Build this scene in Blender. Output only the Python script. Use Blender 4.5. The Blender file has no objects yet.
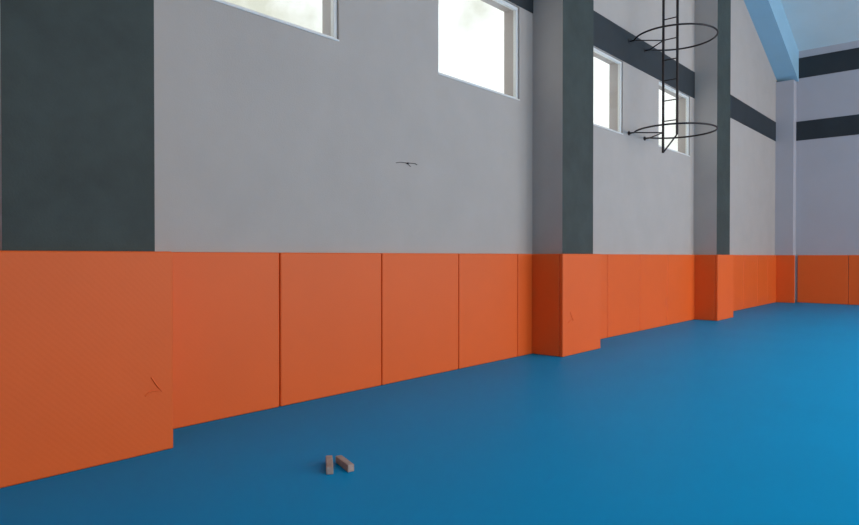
import bpy, bmesh, math, random
from mathutils import Vector, Matrix
random.seed(4)
S = bpy.context.scene
S.view_settings.view_transform = 'Standard'
S.view_settings.look = 'None'

def lin(c):
    return tuple(((v/255)/12.92 if v/255 <= .04045 else ((v/255+.055)/1.055)**2.4) for v in c)

def mat(name, rgb, rough=.7, var=.08, scale=1.5, bump=.0, bscale=60, spec=.5, stretch=(1,1,1), metal=0, quilt=0, tint=None):
    m = bpy.data.materials.new(name); m.use_nodes = True
    n = m.node_tree.nodes; l = m.node_tree.links
    b = n['Principled BSDF']
    b.inputs['Roughness'].default_value = rough
    b.inputs['Specular IOR Level'].default_value = spec
    b.inputs['Metallic'].default_value = metal
    if tint: b.inputs['Specular Tint'].default_value = (*tint,1)
    tc = n.new('ShaderNodeTexCoord'); mp = n.new('ShaderNodeMapping')
    mp.inputs['Scale'].default_value = stretch
    l.new(tc.outputs['Object'], mp.inputs['Vector'])
    nz = n.new('ShaderNodeTexNoise'); nz.inputs['Scale'].default_value = scale
    nz.inputs['Detail'].default_value = 6; nz.inputs['Roughness'].default_value = .6
    l.new(mp.outputs[0], nz.inputs['Vector'])
    r = n.new('ShaderNodeValToRGB')
    c = lin(rgb)
    r.color_ramp.elements[0].position = .3; r.color_ramp.elements[1].position = .7
    r.color_ramp.elements[0].color = tuple(v*(1-var) for v in c)+(1,)
    r.color_ramp.elements[1].color = tuple(min(1, v*(1+var)) for v in c)+(1,)
    l.new(nz.outputs['Fac'], r.inputs['Fac']); l.new(r.outputs[0], b.inputs['Base Color'])
    if bump:
        n2 = n.new('ShaderNodeTexNoise'); n2.inputs['Scale'].default_value = bscale
        n2.inputs['Detail'].default_value = 4
        l.new(mp.outputs[0], n2.inputs['Vector'])
        bp = n.new('ShaderNodeBump'); bp.inputs['Strength'].default_value = bump
        bp.inputs['Distance'].default_value = .02
        l.new(n2.outputs['Fac'], bp.inputs['Height']); last = bp
        if quilt:
            for sgn in (1,-1):
                m2 = n.new('ShaderNodeMapping'); m2.inputs['Rotation'].default_value = (math.radians(45*sgn),0,0)
                l.new(tc.outputs['Object'], m2.inputs['Vector'])
                wv = n.new('ShaderNodeTexWave'); wv.bands_direction='Y'; wv.inputs['Scale'].default_value = 9
                wv.inputs['Distortion'].default_value = 1.5
                l.new(m2.outputs[0], wv.inputs['Vector'])
                b3 = n.new('ShaderNodeBump'); b3.inputs['Strength'].default_value = quilt; b3.inputs['Distance'].default_value=.006
                l.new(wv.outputs['Fac'], b3.inputs['Height']); l.new(last.outputs[0], b3.inputs['Normal']); last = b3
        l.new(last.outputs[0], b.inputs['Normal'])
    return m

M_wall = mat('wall_paint', (178,168,163), .75, .035, 1.6, .12, 70)
M_far = mat('far_wall_paint', (176,171,178), .75, .02, 1.0, .1, 70)
M_dark = mat('charcoal_paint', (54,62,60), .6, .22, 2.2, .15, 60, .3)
M_band = mat('band_paint', (44,49,54), .6, .1, 2.0, .1, 60, .3)
M_pad = mat('orange_vinyl', (232,98,36), .5, .02, 1.2, .10, 4, .3, quilt=.03)
M_floor = mat('blue_sports_floor', (0,138,190), .5, .03, .6, .03, 120, .05, tint=(.1,.6,1))
M_ceil = mat('blue_roof_paint', (204,214,218), .7, .03, 1)
M_beam = mat('blue_beam_paint', (150,190,214), .6, .03, 1)
M_frame = mat('white_pvc', (228,226,224), .35, .02)
M_steel = mat('black_steel', (44,34,34), .45, .1, 8, 0, 60, .5, (1,1,1), .3)
M_wood = mat('weathered_wood', (172,146,134), .8, .2, 14, .3, 60)
M_wood2 = mat('wood_end', (166,146,138), .8, .2, 20)

def glass():
    m = bpy.data.materials.new('window_glass'); m.use_nodes = True
    n = m.node_tree.nodes; l = m.node_tree.links
    n.remove(n['Principled BSDF'])
    t = n.new('ShaderNodeBsdfTransparent'); g = n.new('ShaderNodeBsdfGlossy')
    g.inputs['Roughness'].default_value = .05
    t.inputs[0].default_value = (.97,.98,.97,1)
    mx = n.new('ShaderNodeMixShader'); mx.inputs[0].default_value = .06
    l.new(t.outputs[0], mx.inputs[1]); l.new(g.outputs[0], mx.inputs[2])
    l.new(mx.outputs[0], n['Material Output'].inputs[0])
    return m
M_glass = glass()

def obj(name, bm, mats, parent=None, smooth=False):
    me = bpy.data.meshes.new(name)
    bmesh.ops.recalc_face_normals(bm, faces=bm.faces)
    bm.to_mesh(me); bm.free()
    for m in (mats if isinstance(mats,(list,tuple)) else [mats]): me.materials.append(m)
    if smooth:
        for p in me.polygons: p.use_smooth = True
    o = bpy.data.objects.new(name, me); S.collection.objects.link(o)
    if parent: o.parent = parent
    return o

def box(bm, x0,x1,y0,y1,z0,z1, mi=0, bev=0, seg=2):
    b2 = bmesh.new()
    v = [b2.verts.new((x,y,z)) for x in (x0,x1) for y in (y0,y1) for z in (z0,z1)]
    for f in ((0,1,3,2),(4,6,7,5),(0,4,5,1),(2,3,7,6),(0,2,6,4),(1,5,7,3)):
        b2.faces.new([v[i] for i in f])
    if bev: bmesh.ops.bevel(b2, geom=b2.edges[:], offset=bev, segments=seg, affect='EDGES', profile=.5)
    for f in b2.faces: f.material_index = mi
    me = bpy.data.meshes.new('t'); b2.to_mesh(me); b2.free(); bm.from_mesh(me); bpy.data.meshes.remove(me)

def prism_x(bm, x0, x1, pts, mi=0):
    a = [bm.verts.new((x0,y,z)) for y,z in pts]; b = [bm.verts.new((x1,y,z)) for y,z in pts]
    k = len(pts)
    fs = [bm.faces.new(a), bm.faces.new(b[::-1])]
    for i in range(k): fs.append(bm.faces.new((a[i],b[i],b[(i+1)%k],a[(i+1)%k])))
    for f in fs: f.material_index = mi

def tube(bm, p, q, r, seg=10):
    p=Vector(p); q=Vector(q); d=q-p
    rot = d.to_track_quat('Z','Y').to_matrix().to_4x4()
    bmesh.ops.create_cone(bm, cap_ends=True, segments=seg, radius1=r, radius2=r, depth=d.length,
        matrix=Matrix.Translation((p+q)/2) @ rot)

XW, XP, XB = -5.76, -5.132, -5.20     # wall face, pilaster pad face, pilaster body face
XR = 11.0                              # right wall
Y0, Y1 = -8.3, 25.3
YR = 8.5                               # ridge
def roof(y): return 8.7 + .4*((Y1-y) if y > YR else (y-Y0))

# ---------- floor
bm = bmesh.new(); box(bm, XW-.3, XR+.3, Y0-.3, Y1+.3, -.15, 0); obj('floor', bm, M_floor)

# ---------- left wall with window holes
WZ0, WZ1 = 4.10, 5.60
wins = [(-4.62,-2.64),(-.84,1.02),(2.98,4.98),(6.76,8.78),(10.61,12.62),(14.5,16.5)]
bm = bmesh.new()
box(bm, XW-.3, XW, Y0, Y1, 0, WZ0)
ys = [Y0]+[v for w in wins for v in w]+[Y1]
for i in range(0, len(ys), 2): box(bm, XW-.3, XW, ys[i], ys[i+1], WZ0, WZ1)
prism_x(bm, XW-.3, XW, [(Y0,WZ1),(Y1,WZ1),(Y1,roof(Y1)),(YR,roof(YR)),(Y0,roof(Y0))])
obj('wall_left', bm, M_wall)

def window(name, y0, y1, z0, z1, xface, inward):
    root = bpy.data.objects.new(name, None); S.collection.objects.link(root)
    xc = xface - inward*.03
    a, b = sorted((xc, xc-inward*.06))
    t = .05
    bm = bmesh.new()
    box(bm,a,b,y0,y1,z0,z0+t,0,.006); box(bm,a,b,y0,y1,z1-t,z1,0,.006)
    box(bm,a,b,y0,y0+t,z0+t,z1-t,0,.006); box(bm,a,b,y1-t,y1,z0+t,z1-t,0,.006)
    obj('frame', bm, M_frame, root)
    bm = bmesh.new(); xm=(a+b)/2
    box(bm, xm-.006, xm+.006, y0+t, y1-t, z0+t, z1-t); obj('glass_pane', bm, M_glass, root)
    bm = bmesh.new(); c,d = sorted((xc, xface+inward*.012))
    box(bm, c, d, y0, y1, z0, z0+.02, 0, .004); obj('sill', bm, M_frame, root)
for i,(a,b) in enumerate(wins): window('window_%d'%(i+1), a, b, WZ0, WZ1, XW, 1)

# ---------- pilasters
pils = [(-6.2,-5.12),(1.42,2.508),(9.17,10.22),(16.80,17.86)]
for a,b in pils:
    top = min(roof(a),roof(b))-1.04
    bm = bmesh.new()
    box(bm, XW, XB, a, b, 0, top, 0)
    bm.faces.ensure_lookup_table()
    for f in bm.faces:
        if f.calc_center_median().x > XB-.01: f.material_index = 1
    obj('pilaster', bm, [M_wall, M_dark])
bm = bmesh.new(); box(bm, XW, XB, 24.9, Y1, 0, roof(Y1)-1.04); obj('corner_column', bm, M_far)

# ---------- dark bands
def band(name, y0,y1):
    bm = bmesh.new(); box(bm, XW, XW+.012, y0, y1, 5.61, 6.27); obj(name, bm, M_band)
for i,(a,b) in enumerate([(Y0,-6.2),(-5.12,1.42),(2.508,9.17),(10.22,16.80),(17.86,24.9)]): band('trim_%d'%(i+1), a, b)
bm = bmesh.new(); box(bm, XB, XR, Y1-.012, Y1, 5.61, 6.27); obj('trim_6', bm, M_band)
bm = bmesh.new(); box(bm, XB, XR, Y1-.012, Y1, 7.76, 8.46); obj('trim_7', bm, M_band)

# ---------- far / back / right walls
bm = bmesh.new(); box(bm, XW-.3, XR+.3, Y1, Y1+.3, 0, roof(Y1)); obj('wall_far', bm, M_far)
bm = bmesh.new(); box(bm, XW-.3, XR+.3, Y0-.3, Y0, 0, roof(Y0)); obj('wall_back', bm, M_wall)
RW = [(-6,-1),(0,5),(6,11),(12,17),(18,24)]; RZ0,RZ1 = 2.2,6.0
bm = bmesh.new()
box(bm, XR, XR+.3, Y0, Y1, 0, RZ0)
ys = [Y0]+[v for w in RW for v in w]+[Y1]
for i in range(0,len(ys),2): box(bm, XR, XR+.3, ys[i], ys[i+1], RZ0, RZ1)
prism_x(bm, XR, XR+.3, [(Y0,RZ1),(Y1,RZ1),(Y1,roof(Y1)),(YR,roof(YR)),(Y0,roof(Y0))])
obj('wall_right', bm, M_wall)
for i,(a,b) in enumerate(RW):
    window('window_%d'%(i+7), a, b, RZ0, RZ1, XR, -1)

# ---------- roof
bm = bmesh.new()
zr, ze = roof(YR), roof(Y1)
prism_x(bm, XW-.3, XR+.3, [(Y1+.3,ze-.12),(YR,zr),(Y0-.3,ze-.12),(Y0-.3,ze+.1),(YR,zr+.22),(Y1+.3,ze+.1)])
obj('ceiling', bm, M_ceil)
bm = bmesh.new()
prism_x(bm, XW, XP+.0, [(Y1,ze-1.04),(YR,zr-1.04),(Y0,ze-1.04),(Y0,ze),(YR,zr),(Y1,ze)])
obj('gable_beam', bm, M_beam)

# ---------- pads
PT = 1.64
def pad(y0,y1):
    bm = bmesh.new(); g=.006
    box(bm, XW, -5.693, y0+g, y1-g, 0, PT, 0, .016, 4)
    return obj('wall_pad', bm, M_pad)
def run(ys):
    for a,b in zip(ys[:-1], ys[1:]): pad(a,b)
run([-8.2,-6.32]); run([-4.99,-3.4,-1.9,-.35,1.30])
run([2.63,4.10,5.613,7.138,8.64,9.07])
run([10.38,11.81,13.34,14.86,16.69])
run([17.97,19.45,20.95,22.45,23.7,24.82])
for a,b in [(-6.32,-4.99),(1.31,2.63),(9.07,10.38),(16.69,17.97)]:
    pa = [p for p in pils if a < p[0] < b][0]
    bm = bmesh.new()
    box(bm, XB, XP, a, b, 0, PT, 0, .014, 3)
    box(bm, XW, XB-.002, a, pa[0], 0, PT, 0, .014, 3)
    box(bm, XW, XB-.002, pa[1], b, 0, PT, 0, .014, 3)
    obj('pilaster_pad', bm, M_pad)
bm = bmesh.new(); box(bm, XW, XP-.0, 24.83, 24.9, 0, PT, 0, .012, 3); obj('pilaster_pad', bm, M_pad)
x = XP
while x < XR-.3:
    bm = bmesh.new(); x2=min(x+1.5, XR); box(bm, x+.006, x2-.006, Y1-.07, Y1, 0, PT, 0, .012, 3); obj('wall_pad', bm, M_pad); x=x2

def curve(name, pts, r, m, parent=None, cyc=False):
    c = bpy.data.curves.new(name,'CURVE'); c.dimensions='3D'; c.bevel_depth=r; c.bevel_resolution=3; c.use_fill_caps=True
    s = c.splines.new('POLY'); s.points.add(len(pts)-1)
    for p,q in zip(s.points,pts): p.co=(*q,1)
    s.use_cyclic_u=cyc
    o = bpy.data.objects.new(name,c); S.collection.objects.link(o); c.materials.append(m)
    if parent: o.parent=parent
    return o
def crease(y, z, s):
    curve('pad_crease', [(XP+.001,y,z+.07*s),(XP+.003,y+.05*s,z-.01),(XP+.003,y+.09*s,z-.06*s),(XP+.003,y-.0*s,z-.04*s),(XP+.001,y-.05*s,z-.075*s)], .006, M_pad)
crease(2.44,.55,1); crease(9.3,.62,1.2)

# ---------- loose cable on wall
root = bpy.data.objects.new('loose_wall_cable', None); S.collection.objects.link(root)
bm = bmesh.new(); tube(bm,(XW,6.14,2.81),(XW+.02,6.14,2.81),.012,16); obj('outlet_hole',bm,M_steel,root)
curve('cable',[(XW+.006,5.93,2.795),(XW+.008,6.0,2.81),(XW+.01,6.14,2.813),(XW+.012,6.28,2.825),(XW+.012,6.32,2.81)],.0035,M_steel,root)
curve('cable_tail',[(XW+.01,6.14,2.81),(XW+.012,6.17,2.785),(XW+.012,6.20,2.775)],.003,M_steel,root)

# ---------- wood blocks on floor
def block(cx,cy,ang,L,W,H):
    bm = bmesh.new(); box(bm,-L/2,L/2,-W/2,W/2,0,H,0,.006)
    for f in bm.faces:
        if abs(f.normal.x)>.9 and abs(f.calc_center_median().x)>L/2-.01: f.material_index=1
    o = obj('wood_block',bm,[M_wood,M_wood2]); o.location=(cx,cy,0.0); o.rotation_euler=(0,0,ang)
block(-3.765,3.155,math.radians(141),.29,.052,.055)
block(-3.70,3.25,math.radians(160),.26,.052,.055)

# ---------- caged ladder (rails + rungs + safety hoops)
root = bpy.data.objects.new('caged_access_ladder', None); S.collection.objects.link(root)
cx, cy, R = -4.95, 13.3, .80
top = roof(13.3)-.02
bm = bmesh.new()
tube(bm,(-5.19,cy,3.75),(-5.19,cy,top),.026); tube(bm,(-4.90,cy,4.1),(-4.90,cy,top),.026)
tube(bm,(-5.19,cy,3.75),(-4.90,cy,4.1),.016)
obj('rails',bm,M_steel,root)
bm = bmesh.new(); z=4.4
while z < top-.2:
    tube(bm,(-5.19,cy,z),(-4.90,cy,z+.0),.012); z+=.42
obj('rungs',bm,M_steel,root)
for k,z in enumerate((4.17,6.08,7.95,9.8)):
    pts=[(cx+R*math.cos(math.radians(a)), cy+R*math.sin(math.radians(a)), z) for a in range(-150,151,6)]
    curve('hoop_%d'%(k+1), pts, .018, M_steel, root)
    bm = bmesh.new()
    for s in (-1,1):
        e=(cx+R*math.cos(math.radians(150)), cy+s*R*math.sin(math.radians(150)), z)
        tube(bm,(XW,e[1],z),e,.016); tube(bm,(XW,e[1],z),(XW+.02,e[1],z),.045)
    tube(bm,(cx+R*math.cos(math.radians(150)),cy-.4,z),(-5.19,cy,z),.013)
    tube(bm,(cx+R*math.cos(math.radians(150)),cy+.4,z),(-5.19,cy,z),.013)
    obj('bracket_%d'%(k+1),bm,M_steel,root)

# ---------- added out-of-view pendant fills, brightening the floor towards the right
for (lx,ly) in [(4.5,6),(4.5,12),(4.5,18),(8,9),(8,15)]:
    root = bpy.data.objects.new('added_floor_fill', None); S.collection.objects.link(root)
    bm = bmesh.new()
    bmesh.ops.create_cone(bm, cap_ends=False, segments=32, radius1=.45, radius2=.14, depth=.35, matrix=Matrix.Translation((lx,ly,8.2)))
    obj('shade', bm, M_frame, root, True)
    bm = bmesh.new(); tube(bm,(lx,ly,8.36),(lx,ly,8.62),.12,20); tube(bm,(lx,ly,8.6),(lx,ly,roof(ly)),.012); obj('stem', bm, M_steel, root)
    L = bpy.data.lights.new('floor_fill_disc','AREA'); L.shape='DISK'; L.size=.8; L.energy=200; L.color=(1,.98,.95); L.spread=math.radians(120)
    o = bpy.data.objects.new('floor_fill_disc',L); S.collection.objects.link(o); o.location=(lx,ly,8.0); o.parent=root

# ---------- lights: daylight through the right-hand windows
for i,(a,b) in enumerate(RW):
    L = bpy.data.lights.new('daylight_%d'%(i+1),'AREA'); L.shape='RECTANGLE'
    L.size = 3.4; L.size_y = b-a-.3; L.energy = [190,170,360,620,740][i]; L.color=(1,.965,.925)
    o = bpy.data.objects.new('daylight_%d'%(i+1),L); S.collection.objects.link(o)
    o.location=(XR-.05,(a+b)/2,(RZ0+RZ1)/2); o.rotation_euler=(0,math.radians(90),0)

# ---------- world: bright hazy exterior with soft foliage tones
w = bpy.data.worlds.new('hazy_sky'); S.world=w; w.use_nodes=True
n=w.node_tree.nodes; l=w.node_tree.links; bg=n['Background']
tc=n.new('ShaderNodeTexCoord'); nz=n.new('ShaderNodeTexNoise'); nz.inputs['Scale'].default_value=7; nz.inputs['Detail'].default_value=5
r=n.new('ShaderNodeValToRGB')
r.color_ramp.elements[0].position=.34; r.color_ramp.elements[0].color=(.60,.61,.53,1)
r.color_ramp.elements[1].position=.5; r.color_ramp.elements[1].color=(.94,.97,.98,1)
l.new(tc.outputs['Generated'],nz.inputs['Vector']); l.new(nz.outputs['Fac'],r.inputs['Fac']); l.new(r.outputs[0],bg.inputs[0])
bg.inputs[1].default_value=1.5

# ---------- camera
c=bpy.data.cameras.new('camera'); c.lens=36*645/859; c.sensor_width=36; c.clip_end=200
o=bpy.data.objects.new('camera',c); S.collection.objects.link(o)
o.location=(0,0,1.6); o.rotation_euler=(math.radians(90-.55),0,math.radians(41.19))
S.camera=o
